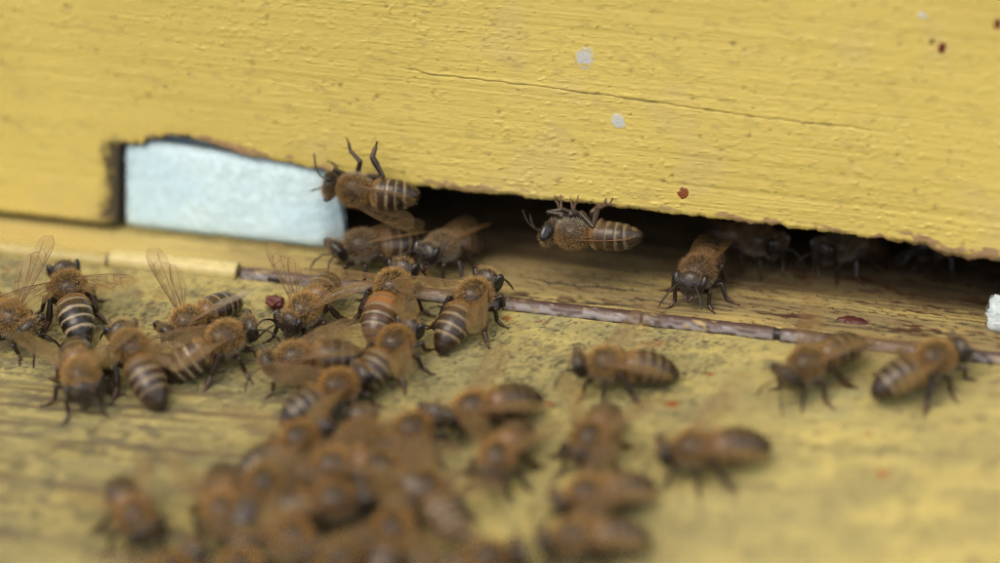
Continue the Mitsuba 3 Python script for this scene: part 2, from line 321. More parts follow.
def build_landing():
    xs = axis(-190, -76, 82, 190, 0.27)
    ss = np.concatenate([np.arange(-0.9, 34, 0.25), np.arange(34, 96, 0.6)])
    X, S = np.meshgrid(xs, ss)
    warp = (fbm2(X, S, 0.012, 0.03, 2, 100) - 0.5) * 3
    Sg = S + warp + X * 0.05
    g1, g2 = fbm2(X, Sg, 0.012, 0.75, 4, 101), fbm2(X, Sg, 0.03, 2.4, 4, 102)
    h = (g1 - 0.5) * 0.35 + (g2 - 0.5) * 0.22 + (fbm2(X, S, 1.2, 1.2, 3, 103) - 0.5) * 0.12
    C = lerp([0.48, 0.392, 0.13], [0.39, 0.325, 0.12], sstep(0.35, 0.65, fbm2(X, S, 0.06, 0.1, 3, 104)))
    left = sstep(15, -25, X)
    C = lerp(C, [0.37, 0.31, 0.118], (0.85 * left + 0.35 * (1 - left) * sstep(24, 6, S)) * (0.6 + 0.4 * sstep(.35, .6, fbm2(X, S, .08, .16, 3, 119))))
    # grain streaks worn through the paint
    st = sstep(0.52, 0.72, g1) * (0.25 + 0.75 * sstep(0.45, 0.65, fbm2(X, S, 0.03, 0.06, 3, 105)))
    C = lerp(C, [0.20, 0.145, 0.07], st * (0.12 + 0.35 * left) * sstep(6, 16, S))
    C = lerp(C, [0.26, 0.21, 0.09], sstep(0.55, 0.75, g2) * 0.5)
    # green-grey patches
    al = sstep(0.50, 0.64, fbm2(X, S, 0.10, 0.14, 4, 106)) * (0.35 + 0.65 * sstep(26, 8, S))
    C = lerp(C, [0.30, 0.28, 0.14], al * 0.6)
    gm = sstep(0.50, 0.66, fbm2(X, Sg, 0.05, 0.8, 4, 116)) * (0.25 + 0.75 * sstep(18, -30, X)) * sstep(10, 24, S)
    C = lerp(C, [0.25, 0.21, 0.13], gm * 0.25)
    C = lerp(C, [0.12, 0.075, 0.045], sstep(0.60, 0.70, fbm2(X, Sg, 0.022, 0.95, 4, 117)) * left * sstep(12, 22, S) * 0.75)
    C = lerp(C, [0.52, 0.43, 0.16], sstep(0.60, 0.75, fbm2(X, Sg, 0.3, 0.8, 3, 118)) * 0.45)
    C = lerp(C, [0.085, 0.07, 0.05], sstep(0.62, 0.70, fbm2(X, Sg, 0.05, 1.1, 4, 120)) * left * sstep(14, 24, S) * 0.55)
    C = lerp(C, [0.12, 0.10, 0.065], sstep(0.52, 0.68, fbm2(X, S, 0.42, 0.6, 4, 121)) * (0.3 + 0.7 * left) * 0.65)
    C = lerp(C, [0.28, 0.23, 0.10], sstep(0.5, 0.68, fbm2(X, Sg, 0.12, 0.3, 4, 122)) * (1 - left) * 0.6)
    C = lerp(C, [0.16, 0.12, 0.06], sstep(0.62, 0.72, fbm2(X, Sg, 0.04, 1.3, 4, 123)) * (1 - left) * sstep(4, 12, S) * 0.2)
    # paint crazed into dark little flecks near the rod
    rng = np.random.default_rng(9)
    n1, n2 = fbm2(X, S, 2.1, 3.2, 3, 107), fbm2(X, S, 0.11, 0.2, 3, 108)
    zone = (np.exp(-((X + 25) / 17) ** 2) + np.exp(-((X - 4) / 12) ** 2) + 0.7 * np.exp(-((X - 24) / 9) ** 2) + 0.75 * np.exp(-((X + 58) / 16) ** 2)) * sstep(-0.5, 1.5, S) * sstep(34, 12, S + (n2 - 0.5) * 24)
    zone = np.clip(zone * (0.55 + sstep(0.35, 0.6, n2)), 0, 1)
    pts = np.stack([rng.uniform(-80, 85, 30000), rng.uniform(0, 36, 30000)], 1)
    wob = np.stack([X + (fbm2(X, S, 1.4, 1.4, 2, 110) - 0.5) * 1.6, S + (fbm2(X, S, 1.4, 1.4, 2, 111) - 0.5) * 1.2], -1)
    d, _ = cKDTree(pts * [0.8, 1.15]).query(wob.reshape(-1, 2) * [0.8, 1.15], k=2)
    line = sstep(0.10, 0.03, d[:, 1] - d[:, 0]).reshape(X.shape) * sstep(0.42, 0.56, n1)
    C = lerp(C, [0.23, 0.205, 0.105], np.clip(zone, 0, 1) * 0.6 * sstep(.3, .6, n2))
    fleck = np.clip(line * zone * 1.4, 0, 1)
    C = lerp(C, [0.055, 0.05, 0.03], fleck * 0.9)
    h -= fleck * 0.14
    spot = sstep(0.66, 0.72, fbm2(X, S, 0.45, 0.6, 3, 112)) * 0.5
    C = lerp(C, [0.22, 0.10, 0.04], spot * sstep(14, 4, S))
    C = lerp(C, [0.27, 0.235, 0.10], sstep(0.50, 0.66, fbm2(X, S, 0.22, 0.34, 4, 125)) * 0.5)
    C = lerp(C, [0.13, 0.115, 0.06], sstep(0.63, 0.70, fbm2(X, S, 0.75, 1.0, 3, 126)) * 0.55)
    # bruise-coloured wear marks
    for (cx, cs, rx, rs) in [(-27.5, 34, 3.0, 0.7), (-58, 40, 6, 0.8), (-36, 42, 10, 0.8), (-50, 52, 9, 1.0), (-14, 33, 8, 0.5), (-62, 30, 4, 1.0), (5, 20, 1.0, 0.5)]:
        m = np.exp(-((X - cx) / rx) ** 2 - ((S - cs + 0.12 * (X - cx) * 0.5) / rs) ** 2) * sstep(0.3, 0.6, fbm2(X, S, 0.3, 0.8, 3, 113))
        C = lerp(C, [0.14, 0.10, 0.065], np.clip(m * 1.1, 0, 0.85))
    for (cx, cs, r) in [(53.5, 22.5, 0.8), (50.9, 15.6, 0.45), (26.4, 14.4, 0.9), (11.5, 17.0, 0.6), (2.5, 1.6, 0.55), (30, 8, 0.5)]:
        m = np.exp(-(((X - cx) / r) ** 2 + ((S - cs) / (r * 0.8)) ** 2) ** 2)
        C = lerp(C, [0.27, 0.075, 0.02], np.clip(m, 0, 1) * 0.95)
    C = C * (1 - 0.22 * left * sstep(16, 40, S))[..., None]
    P = LP + X[..., None] * LE1 - S[..., None] * LE2 + h[..., None] * LN
    hd = np.array([P[0] - LN * 4 - LE2 * 0.2, P[0] - LN * 0.6 + LE2 * 0.15])
    P = np.concatenate([hd, P]); C = np.concatenate([np.repeat(C[:1], 2, 0) * 0.3, C])
    sk = []
    for (b, drop) in [(0, 0.4), (0, 1.5), (0, 18)]:
        q = P[-1] - LN * drop - LE2 * 0.4; sk.append(q)
    P = np.concatenate([P, np.array(sk)]); C = np.concatenate([C, np.repeat(C[-1:], 3, 0)])
    put('beehive__landing_board', P.reshape(-1, 3), grid_faces(len(P), len(xs), True), 'mat_wood', C.reshape(-1, 3), label='sloping yellow landing board with flaking, crazed paint')


build_landing()

# plain boards of the hive that close it off behind the slot
for key, c, e in [('beehive__side_board', (-192, 85, 50), (4, 180, 170)), ('beehive__side_board', (192, 85, 50), (4, 180, 170)), ('beehive__back_board', (0, 177, 50), (380, 4, 170)), ('beehive__lid', (0, 84, 138), (400, 200, 8)),
                  ('beehive__base_panel', (0, 84, -38), (380, 190, 5))]:
    b = trimesh.creation.box(e); b.apply_translation(c)
    b = b.subdivide().subdivide()
    put(numbered(key), b.vertices, b.faces, 'mat_wood', lerp([0.30, 0.22, 0.09], [0.24, 0.18, 0.07], meshkit.fbm(np.array(b.vertices) * 0.1, 3)), smooth=False)
labels['beehive'] = {'label': 'yellow painted wooden beehive with an entrance slot and sloping landing board', 'category': 'beehive'}


# ------------------------------------------------------------------ rod lying in the joint between lip and landing board
def rod_segment(x0, x1, r, c_top, c_side, seed, grime, key, flat=1.0, lab=None, dy=0.0, dz=0.0):
    n = max(8, int((x1 - x0) / 0.3)); k = 26
    xs = np.concatenate([[x0, x0, x0 + 0.08], np.linspace(x0 + 0.2, x1 - 0.2, n), [x1 - 0.08, x1, x1]])
    rr = np.concatenate([[0.02, 0.9, 0.98], np.ones(n), [0.98, 0.9, 0.02]])
    a = np.arange(k) * 2 * np.pi / k
    X, A = np.meshgrid(xs, a, indexing='ij')
    bend = 0.6 * (fbm2(X, X * 0, 0.06, 1, 2, 300 + seed) - 0.5)
    R = r * rr[:, None] * (1 + 0.26 * (fbm2(X, np.cos(A), 0.35, 0.8, 3, 310 + seed) - 0.5) + 0.09 * (fbm2(X, np.cos(A) * 3, 2.5, 1.5, 3, 320 + seed) - 0.5))
    v = np.stack([X, -7.35 + dy + bend + R * np.cos(A), -1.35 + dz + R * flat * np.sin(A)], -1)
    up = np.sin(A) * 0.8 + np.cos(A) * 0.6
    w = np.sin(A - 0.55)                                            # towards the back
    n1 = fbm2(X, np.cos(A) * 2, 1.1, 1.5, 4, 330 + seed)
    C = lerp(c_side, c_top, sstep(0.3, 0.7, n1))
    if grime:
        up = 0.34 * np.cos(A) + 0.94 * np.sin(A)
        n2 = fbm2(X, np.cos(A) * 2, 0.22, 1.0, 3, 350 + seed)
        C = lerp(C, [0.06, 0.026, 0.018], sstep(-0.15, 0.25, up + 1.5 * (n1 - 0.5) + 1.2 * (n2 - 0.5)) * 0.92)
        C = lerp(C, [0.022, 0.017, 0.014], sstep(-0.60, -0.85, up + 0.9 * (n1 - 0.5)) * 0.9)
        C = lerp(C, [0.10, 0.055, 0.035], sstep(0.60, 0.72, fbm2(X, np.cos(A) * 2, 0.8, 2.5, 4, 360 + seed)) * 0.8)
        C = lerp(C, [0.42, 0.31, 0.12], sstep(0.70, 0.76, fbm2(X, np.cos(A) * 2, 0.5, 1.6, 3, 340 + seed)) * 0.7)
    endd = np.minimum(X - x0, x1 - X)
    C = lerp(C, [0.03, 0.022, 0.02], sstep(0.3, 0.05, endd) * (0.9 if grime else 0.6))
    i, j = np.meshgrid(np.arange(len(xs) - 1), np.arange(k), indexing='ij')
    q = np.stack([i * k + j, i * k + (j + 1) % k, (i + 1) * k + (j + 1) % k, (i + 1) * k + j], -1).reshape(-1, 4)
    kk = put(numbered(key), v.reshape(-1, 3), np.vstack([q[:, [0, 1, 2]], q[:, [0, 2, 3]]]), 'mat_rod', C.reshape(-1, 3))
    if lab:
        labels[kk] = {'label': lab}


GREY, GREYD = [0.36, 0.33, 0.335], [0.25, 0.22, 0.225]
rod_segment(-100, -52.1, 1.4, [0.42, 0.34, 0.125], [0.38, 0.30, 0.105], 1, False, 'edge_rod__segment', 0.9, 'yellow painted far left segment', dy=0.25, dz=-0.45)
rod_segment(-51.9, -34.2, 1.35, [0.56, 0.47, 0.21], [0.50, 0.41, 0.17], 2, False, 'edge_rod__segment', 1.0, 'pale cream yellow segment')
for i, (a, b) in enumerate([(-33.7, 1.2), (1.6, 19.65), (19.85, 36.8), (37.5, 57.5), (57.7, 100)]):
    rod_segment(a, b, 0.95, GREY, GREYD, 3 + i, True, 'edge_rod__segment')
rod_segment(-33.6, 100, 0.78, [.03, .02, .018], [.02, .015, .013], 12, False, 'edge_rod__core')
labels['edge_rod'] = {'label': 'thin grimy rod in broken segments along the joint above the landing board', 'category': 'rod'}


# ------------------------------------------------------------------ foam plugs in the slot
def foam(key, x0, x1, zfun0, zfun1, yf, rl, rr_, col, seed, lab, d=0.3, amp=1.0):
    xs = np.arange(x0, x1 + d, d); t = np.linspace(0, 1, 52); ragged = 0.35 if amp < 1.5 else 1.3
    X, T = np.meshgrid(xs, t, indexing='ij')
    X0 = x0
    z0, z1 = zfun0(X), zfun1(X)
    Z = z0 + (z1 - z0) * T
    rag = ragged * (fbm2(X, Z, 0.9, 0.9, 3, seed + 6) - 0.5)
    Z = Z + rag * np.minimum(T, 1 - T) ** 0 * (T > .5)
    X = X0 + (X - X0) * (1 - (0.045 * T if amp < 1.5 else 0)) + ragged * (fbm2(X, Z, 0.9, 0.9, 3, seed + 7) - 0.5)
    e = np.minimum(Z - z0, z1 - Z)
    dl, dr_ = np.maximum(X - x0, 0), x1 - X
    Y = yf + 1.2 * np.exp(-e / 0.5) + 1.2 * np.exp(-dl / rl) + 0.0
    Y += 2.4 * np.clip(1 - dr_ / rr_, 0, 1) ** 2.0
    Y += amp * ((fbm2(X, Z, 0.2, 0.2, 3, seed) - 0.5) * 0.5 + (fbm2(X, Z, 1.3, 1.3, 3, seed + 1) - 0.5) * 0.14 + (fbm2(X, Z, 4, 4, 2, seed + 2) - 0.5) * 0.2)
    C = lerp(np.array(col) * 0.93, np.array(col) * 1.05, sstep(0.35, 0.65, fbm2(X, Z, 1.5, 1.5, 4, seed + 3)))
    C = lerp(C, np.array(col) * [0.8, 0.88, 0.95], sstep(0.4, 0.65, fbm2(X, Z, 0.12, 0.18, 2, seed + 4)) * 0.5)
    C = C * (1 - 0.22 * sstep(0.58, 0.70, fbm2(X, Z, 2.6, 2.6, 3, seed + 8)))[..., None]
    C = lerp(C, [0.25, 0.27, 0.22], sstep(0.5, 0.0, e) * 0.3)
    ring = []
    P = np.stack([X, Y, Z], -1)
    nx, nz = P.shape[:2]
    border = [(i, 0) for i in range(nx)] + [(nx - 1, j) for j in range(1, nz)] + [(i, nz - 1) for i in range(nx - 2, -1, -1)] + [(0, j) for j in range(nz - 2, 0, -1)]
    idx = np.array([i * nz + j for i, j in border])
    B = P.reshape(-1, 3)[idx].copy(); B[:, 1] = np.maximum(B[:, 1] + 0.5, yf + 3.2)
    v = np.vstack([P.reshape(-1, 3), B, [B.mean(0)]])
    f = [grid_faces(nx, nz)]
    k, n0 = len(idx), nx * nz
    for a in range(k):
        b = (a + 1) % k
        f.append([[idx[a], n0 + a, n0 + b], [idx[a], n0 + b, idx[b]], [n0 + a, n0 + k, n0 + b]])
    C = np.vstack([C.reshape(-1, 3), np.tile(col, (k + 1, 1))])
    put(key, v, np.vstack(f), 'mat_foam', C, **lab)


def sl(x):
    return slot_top(x) + 0.25


foam('foam_plug', -53.1, -22.6, lambda x: 0.25 + 0 * x, lambda x: np.minimum(sl(x), 13.1 - 0.045 * (x + 53)), 0.75, 0.5, 3.5, (0.64, 0.82, 0.885), 200,
     {'label': 'large pale blue foam block plugging the left end of the entrance slot', 'category': 'foam plug'})
foam('foam_plug_001', 62.7, 80, lambda x: -0.35 + 0 * x + 0.02 * (x - 63), lambda x: 3.4 + 0.55 * (x - 63) + 0.9 * (fbm2(x, x * 0, 1.2, 1, 3, 222) - 0.3), -1.6, 0.35, 0.01, (0.66, 0.74, 0.76), 210,
     {'label': 'small torn white foam scrap at the right end of the entrance slot', 'category': 'foam plug'}, d=0.25, amp=1.6)


# ------------------------------------------------------------------ honey bees
def man(v, f, col):
    col = np.broadcast_to(np.asarray(col, float), (len(v), 3))
    return m3.Manifold(m3.Mesh(vert_properties=np.hstack([v, col]).astype(np.float32), tri_verts=np.asarray(f, np.uint32)))


ICO1, ICO2, ICO3, ICO4 = (trimesh.creation.icosphere(k) for k in (1, 2, 3, 4))
S8 = trimesh.creation.icosphere(1)


def bone(a, b, ra, rb, col):
    """The hull of two spheres as a coloured manifold."""
    pts = np.vstack([np.array(S8.vertices) * ra + a, np.array(S8.vertices) * rb + b])
    h = m3.Manifold.hull_points(pts.astype(np.float64))
    me = h.to_mesh()
    return man(me.vert_properties[:, :3], me.tri_verts, col)


def rot(axis, deg):
    return trimesh.transformations.rotation_matrix(math.radians(deg), axis)[:3, :3]


ABD_T = np.array([0, .03, .08, .15, .24, .36, .50, .63, .75, .86, .94, .98, 1.0])
ABD_R = np.array([.6, 1.15, 1.50, 1.80, 1.95, 2.08, 2.05, 1.90, 1.60, 1.20, .80, .50, .08])
BANDS = np.array([0.0, .19, .36, .52, .67, .82, 1.01])


def abdomen(b, rng, n=30, k=78):
    t = np.linspace(0, 1, k)
    r = np.interp(t, ABD_T, ABD_R)
    r = np.convolve(np.pad(r, 2, mode='edge'), np.ones(5) / 5, 'valid'); r[0], r[-1] = .3, .06
    seg = np.clip(np.searchsorted(BANDS, t, 'right') - 1, 0, 5)
    fr = (t - BANDS[seg]) / (BANDS[seg + 1] - BANDS[seg])
    r = r * (0.978 + 0.034 * fr) * b.get('fat', 1.0)
    L = 6.9 * b.get('abd_len', 1.0)
    # centre line that sags and bends
    pitch = np.radians(b.get('abd_pitch', -12) - 26 * t ** 1.5 + 6)
    yaw = np.radians(b.get('abd_yaw', 0)) * (0.3 + 0.9 * t)
    dx = np.stack([-np.cos(pitch) * np.cos(yaw), -np.cos(pitch) * np.sin(yaw), np.sin(pitch)], -1) * (L / (k - 1))
    c = np.array([-1.80, 0, 2.95]) + np.vstack([[0, 0, 0], np.cumsum(dx, 0)[:-1]])
    tan = np.gradient(c, axis=0); tan /= np.linalg.norm(tan, axis=1, keepdims=True)
    side = np.cross(tan, [0, 0, 1.0]); side /= np.linalg.norm(side, axis=1, keepdims=True)
    upv = np.cross(side, tan)
    a = np.arange(n) * 2 * np.pi / n
    v = c[:, None] + r[:, None, None] * (np.cos(a)[None, :, None] * side[:, None] + 0.90 * np.sin(a)[None, :, None] * upv[:, None])
    T, A = np.meshgrid(t, a, indexing='ij')
    F, G = np.meshgrid(fr, a, indexing='ij')
    SG = np.broadcast_to(seg[:, None], T.shape)
    up = np.sin(A)
    dark = np.array(b.get('dark', [0.022, 0.013, 0.009]))
    brown = np.array(b.get('brown', [0.125, 0.062, 0.024]))
    tan_ = np.array(b.get('tan', [0.29, 0.205, 0.11]))
    C = np.broadcast_to(dark, T.shape + (3,)).copy()
    jig = 0.06 * (meshkit.noise(np.stack([np.cos(A) * 4 + 20, np.sin(A) * 4 + 20, T * 3 + b['seed']], -1)) - 0.5)
    bw = np.random.default_rng(300 + b['seed']).uniform(.65, 1.3, 7)[SG]
    wav = meshkit.noise(np.stack([np.cos(A) * 2.2 + 40, np.sin(A) * 2.2 + 40, SG * 3.7 + b['seed'] * 1.3], -1))
    bandw = b.get('band', 0.34) * bw * (0.75 + 0.5 * wav)
    band = sstep(bandw + 0.10, bandw - 0.10, F + jig * 2) * np.array([0, .75, .95, 1, .9, .12])[SG] * sstep(-0.02, 0.06, F)
    C = lerp(C, brown, sstep(0.15, 0.55, F) * sstep(1.0, 0.7, F) * 0.28 * b.get('brownness', 0.5))
    C = lerp(C, tan_, band * (0.55 + 0.4 * meshkit.noise(np.stack([np.cos(A) * 7 + 20, np.sin(A) * 7 + 20, T * 26 + b['seed']], -1))))
    C = lerp(C, brown * 1.3, ((SG == 0) * 0.6 + (SG == 1) * b.get('orange', 0.15) * (F > 0.2)) * 1.0)
    C = lerp(C, brown * 0.8, sstep(0.95, 0.99, F) * 0.35)
    up_br = np.array([.5, .40, .15, 0, 0, 0])[SG] * b.get('brownness', .5)
    C = lerp(C, brown * 0.8, np.clip(up_br, 0, .8) * (1 - band * .6))
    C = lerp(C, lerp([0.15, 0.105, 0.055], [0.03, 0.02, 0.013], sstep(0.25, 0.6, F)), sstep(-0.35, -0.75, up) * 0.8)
    C = lerp(C, dark, sstep(.90, .95, T))
    v2 = np.vstack([v.reshape(-1, 3), [c[0] + [0.05, 0, 0]], [c[-1] + tan[-1] * 0.06]])
    col = np.vstack([C.reshape(-1, 3), [brown], [dark]])
    f = grid_faces(k, n)
    w = np.array([[i * n + n - 1, i * n, (i + 1) * n, (i + 1) * n + n - 1] for i in range(k - 1)])
    f = np.vstack([f, w[:, [0, 1, 2]], w[:, [0, 2, 3]]])
    i0, i1 = k * n, k * n + 1
    j = np.arange(n)
    caps = np.vstack([np.stack([j * 0 + i0, (j + 1) % n, j], 1), np.stack([(k - 1) * n + j, (k - 1) * n + (j + 1) % n, j * 0 + i1], 1)])
    f = np.vstack([f, caps])
    tm = trimesh.Trimesh(v2, f, process=False)
    if tm.volume < 0:
        f = f[:, ::-1]
    hair = dict(c=c, side=side, up=upv, tan=tan, r=r, t=t, fr=fr, seg=seg)
    return v2, f, col, hair


def two_bone(H, T, l1, l2, pole):
    d = T - H; n = np.linalg.norm(d); n = max(n, 1e-6)
    if n > (l1 + l2) * 0.985:
        s = n / (l1 + l2) * 1.02; l1, l2 = l1 * s, l2 * s
    u = d / n
    a = (l1 ** 2 - l2 ** 2 + n ** 2) / (2 * n)
    h = math.sqrt(max(l1 ** 2 - a ** 2, 0.0))
    p = pole - (pole @ u) * u; p /= np.linalg.norm(p)
    return H + a * u + h * p


LEG = {'fore': dict(h=(1.35, .75, 1.75), f=(3.8, 2.9, 0), l=(1.9, 1.7), ts=2.0, r=(.32, .26, .26, .17)),
       'mid': dict(h=(0.1, 1.05, 1.55), f=(0.2, 4.9, 0), l=(2.1, 1.9), ts=2.2, r=(.34, .27, .28, .19)),
       'hind': dict(h=(-1.2, .95, 1.65), f=(-4.5, 4.2, 0), l=(2.5, 2.8), ts=2.7, r=(.38, .28, .44, .30))}


def leg(kind, sgn, b, rng, Rb, cz):
    q = LEG[kind]
    flip = np.array([1, sgn, 1])
    H = Rb @ (np.array(q['h']) * flip - cz) + cz
    key = kind + ('_l' if sgn > 0 else '_r')
    if key in b.get('feet', {}):
        F = np.array(b['feet'][key], float)
    else:
        F = np.array(q['f']) * flip + np.array([rng.uniform(-.7, .7), sgn * rng.uniform(-.6, .5), 0])
    out = F - H; out[2] = 0; out /= np.linalg.norm(out) + 1e-9
    hd = np.array([0, 0, 1.0])
    back = {'fore': 0.62, 'mid': 0.68, 'hind': 0.62}[kind]
    A = F - out * q['ts'] * back + hd * (0.55 + 0.5 * (kind == 'hind'))
    if 'feet' in b and key in b['feet'] and b['feet'][key][2] > 0.2 or b.get('hang'):
        A = F + (H - F) / np.linalg.norm(H - F) * q['ts'] * 0.75 + hd * 0.35
    K = two_bone(H, A, q['l'][0], q['l'][1], np.array(b.get('pole', {}).get(key, (0.25 if kind == 'fore' else -0.15, 0.55 * sgn, 1.0)), float))
    cB, cT = np.array([0.026, 0.015, 0.010]), np.array([0.085, 0.038, 0.016])
    r1, r2, r3, r4 = [1.15 * k for k in q['r']]
    out_ = [bone(H + np.array([0, 0, .25]), H, .42, .36, cB), bone(H, K, r1, r2, cB)]
    if kind == 'hind':
        mid = K * 0.25 + A * 0.75
        out_ += [bone(K, mid, r2 * .9, r3 * 0.9, cB), bone(mid, A, r3 * .9, r3 * .72, cB)]
    else:
        out_ += [bone(K, A, r2, r3 * .8, cB)]
    # tarsus: a long first joint and small ones down to the claws
    M = A * 0.42 + F * 0.58; M[2] = max(M[2] * 0.75, 0.12) if F[2] < 0.2 else M[2]
    N = A * 0.16 + F * 0.84; N[2] = max(N[2] * 0.6, 0.09) if F[2] < 0.2 else N[2]
    E_ = F + np.array([0, 0, 0.07])
    out_ += [bone(A, M, r4 * 1.1, r4 * .85, cB * 0.5 + cT * 0.5), bone(M, N, r4 * .55, r4 * .5, cT), bone(N, E_, r4 * .5, r4 * .38, cT)]
    tip = (E_ - N) / (np.linalg.norm(E_ - N) + 1e-9)
    sd = np.cross(tip, [0, 0, 1.0])
    for s in (-1, 1):
        out_.append(bone(E_, E_ + tip * .28 + sd * s * .17 - np.array([0, 0, .05]), r4 * .35, .03, cB))
    return out_


def tube(pts, radii, n=6):
    p = np.asarray(pts, float)
    t = np.gradient(p, axis=0); t /= np.linalg.norm(t, axis=1, keepdims=True) + 1e-12
    a = np.cross(t, np.where(np.abs(t[:, 2:]) < 0.9, [0, 0, 1.0], [1.0, 0, 0])); a /= np.linalg.norm(a, axis=1, keepdims=True) + 1e-12
    bb = np.cross(t, a)
    g = np.arange(n) * 2 * np.pi / n
    v = p[:, None] + np.broadcast_to(radii, (len(p),))[:, None, None] * (np.cos(g)[None, :, None] * a[:, None] + np.sin(g)[None, :, None] * bb[:, None])
    f = []
    for i in range(len(p) - 1):
        for j in range(n):
            k = (j + 1) % n
            f += [[i * n + j, i * n + k, (i + 1) * n + k], [i * n + j, (i + 1) * n + k, (i + 1) * n + j]]
    m = len(p) * n
    v = np.vstack([v.reshape(-1, 3), p[0], p[-1]])
    for j in range(n):
        f += [[m, (j + 1) % n, j], [m + 1, (len(p) - 1) * n + j, (len(p) - 1) * n + (j + 1) % n]]
    return v, np.array(f)


def spline(pts, n):
    from scipy.interpolate import CubicSpline
    p = np.asarray(pts, float)
    return CubicSpline(np.linspace(0, 1, len(p)), p)(np.linspace(0, 1, n))


FORE = dict(L=9.2, lead=[(0, 0), (.3, -.05), (.6, -.12), (.82, .02), (.93, .32), (1, 1.15)], trail=[(0, .3), (.08, .55), (.2, 1.0), (.4, 1.75), (.6, 2.55), (.78, 2.85), (.9, 2.7), (.97, 2.1), (1, 1.35)],
            veins=[[(.0, .08), (.3, .06), (.58, .02), (.8, .14)], [(.0, .18), (.25, .28), (.5, .32), (.62, .18)], [(.6, .08), (.72, .42), (.84, .5), (.9, .3)], [(.02, .25), (.2, .55), (.38, .95), (.55, 1.25), (.72, 1.55), (.88, 1.9)],
                   [(.02, .3), (.2, .8), (.4, 1.4), (.55, 1.95), (.66, 2.55)], [(.38, .3), (.36, .65), (.38, .95)], [(.5, .32), (.52, .8), (.55, 1.25)], [(.62, .2), (.64, .9), (.68, 1.48)], [(.72, .42), (.77, .9), (.78, 1.65)],
                   [(.55, 1.25), (.56, 1.6), (.55, 1.95)], [(.72, 1.55), (.7, 2.0), (.64, 2.4)], [(.3, .76), (.3, 1.0), (.32, 1.16)]])
HIND = dict(L=6.4, lead=[(0, 0), (.5, -.03), (.8, .1), (.95, .4), (1, .8)], trail=[(0, .2), (.15, .9), (.35, 1.5), (.6, 1.85), (.8, 1.7), (.94, 1.3), (1, .85)],
            veins=[[(.0, .07), (.3, .06), (.6, .05), (.85, .25)], [(.02, .15), (.25, .55), (.45, .85), (.65, 1.05), (.85, 1.15)], [(.02, .2), (.18, .75), (.34, 1.15), (.5, 1.5)], [(.45, .08), (.46, .45), (.45, .85)], [(.45, .85), (.42, 1.1), (.38, 1.2)]])


def wing(spec, root, sgn, sweep, elev, roll, seed):
    """Membrane and veins; sweep: degrees outward from straight back; elev: tip raised; roll: trailing edge raised."""
    th, el, ro = math.radians(sweep), math.radians(elev), math.radians(roll)
    sp = np.array([-math.cos(th) * math.cos(el), sgn * math.sin(th) * math.cos(el), math.sin(el)])
    ch = np.array([-math.sin(th), -sgn * math.cos(th), 0.0])
    nn = np.cross(sp, ch) * (1 if np.cross(sp, ch)[2] > 0 else -1)
    ch = math.cos(ro) * ch + math.sin(ro) * nn
    nn = np.cross(sp, ch); nn *= np.sign(nn[2] + 1e-9)
    rng = np.random.default_rng(seed)
    ph, am = rng.uniform(0, 6, 3), rng.uniform(.05, .14)

    def P(s, c):
        s, c = np.asarray(s, float), np.asarray(c, float)
        w = 0.20 * np.sin(np.pi * np.clip(s, 0, 1)) + am * np.sin(5 * s + ph[0]) * c * .5 + 0.05 * np.sin(c * 2.6 + ph[1] + 2 * s) - 0.10 * (c / 2.5) ** 2 * s * 2
        return root + s[..., None] * spec['L'] * .95 * sp + c[..., None] * .95 * ch + w[..., None] * nn

    ns, nc = 30, 9
    u = (1 - np.cos(np.linspace(0, np.pi, ns))) / 2 * 0.5 + np.linspace(0, 1, ns) * 0.5
    ld, tr = np.array(spec['lead']), np.array(spec['trail'])
    cl, ct = np.interp(u, ld[:, 0], ld[:, 1]), np.interp(u, tr[:, 0], tr[:, 1])
    cl = np.convolve(np.pad(cl, 1, mode='edge'), [.25, .5, .25], 'valid'); ct = np.convolve(np.pad(ct, 1, mode='edge'), [.25, .5, .25], 'valid')
    g = np.linspace(0, 1, nc)
    Cc = cl[:, None] + (ct - cl)[:, None] * g
    V = P(np.broadcast_to(u[:, None], Cc.shape), Cc)
    f = grid_faces(ns, nc)
    vv, ff, o = [], [], 0
    edge = [[(uu, cc + .03) for uu, cc in zip(u, cl)]]
    for q in spec['veins'] + edge:
        q = spline(q, 9) if len(q) < 8 else np.array(q)
        r = np.linspace(.055, .028, len(q))
        a, b_ = tube(P(q[:, 0], q[:, 1]), r, 4)
        vv.append(a); ff.append(b_ + o); o += len(a)
    return V.reshape(-1, 3), f, np.vstack(vv), np.vstack(ff)


def hairs(base, direc, length, rad, c0, c1, rng, curl=0.25):
    """Curved tapering hairs as one mesh; base, direc (n, 3)."""
    n = len(base)
    d = direc / (np.linalg.norm(direc, axis=1, keepdims=True) + 1e-9)
    t = rng.normal(size=(n, 3)); s1 = np.cross(d, t); s1 /= np.linalg.norm(s1, axis=1, keepdims=True) + 1e-9
    s2 = np.cross(d, s1)
    L, R = np.broadcast_to(length, (n,))[:, None], np.broadcast_to(rad, (n,))[:, None]
    mid = base + d * L * .55 + s1 * L * curl * .2
    tip = base + d * L + s1 * L * curl
    a = [0, 2 * np.pi / 3, 4 * np.pi / 3]
    ring = lambda p, k: [p + R * k * (math.cos(x) * s1 + math.sin(x) * s2) for x in a]      # noqa: E731
    V = np.stack(ring(base, 1.0) + ring(mid, .75) + [tip], 1)
    f1 = np.array([[0, 1, 4], [0, 4, 3], [1, 2, 5], [1, 5, 4], [2, 0, 3], [2, 3, 5], [3, 4, 6], [4, 5, 6], [5, 3, 6]])
    F = (f1[None] + (np.arange(n) * 7)[:, None, None]).reshape(-1, 3)
    c0, c1 = np.broadcast_to(c0, (n, 3)), np.broadcast_to(c1, (n, 3))
    C = np.stack([c0] * 3 + [(c0 + c1) / 2] * 3 + [c1], 1).reshape(-1, 3)
    return V.reshape(-1, 3), F, C


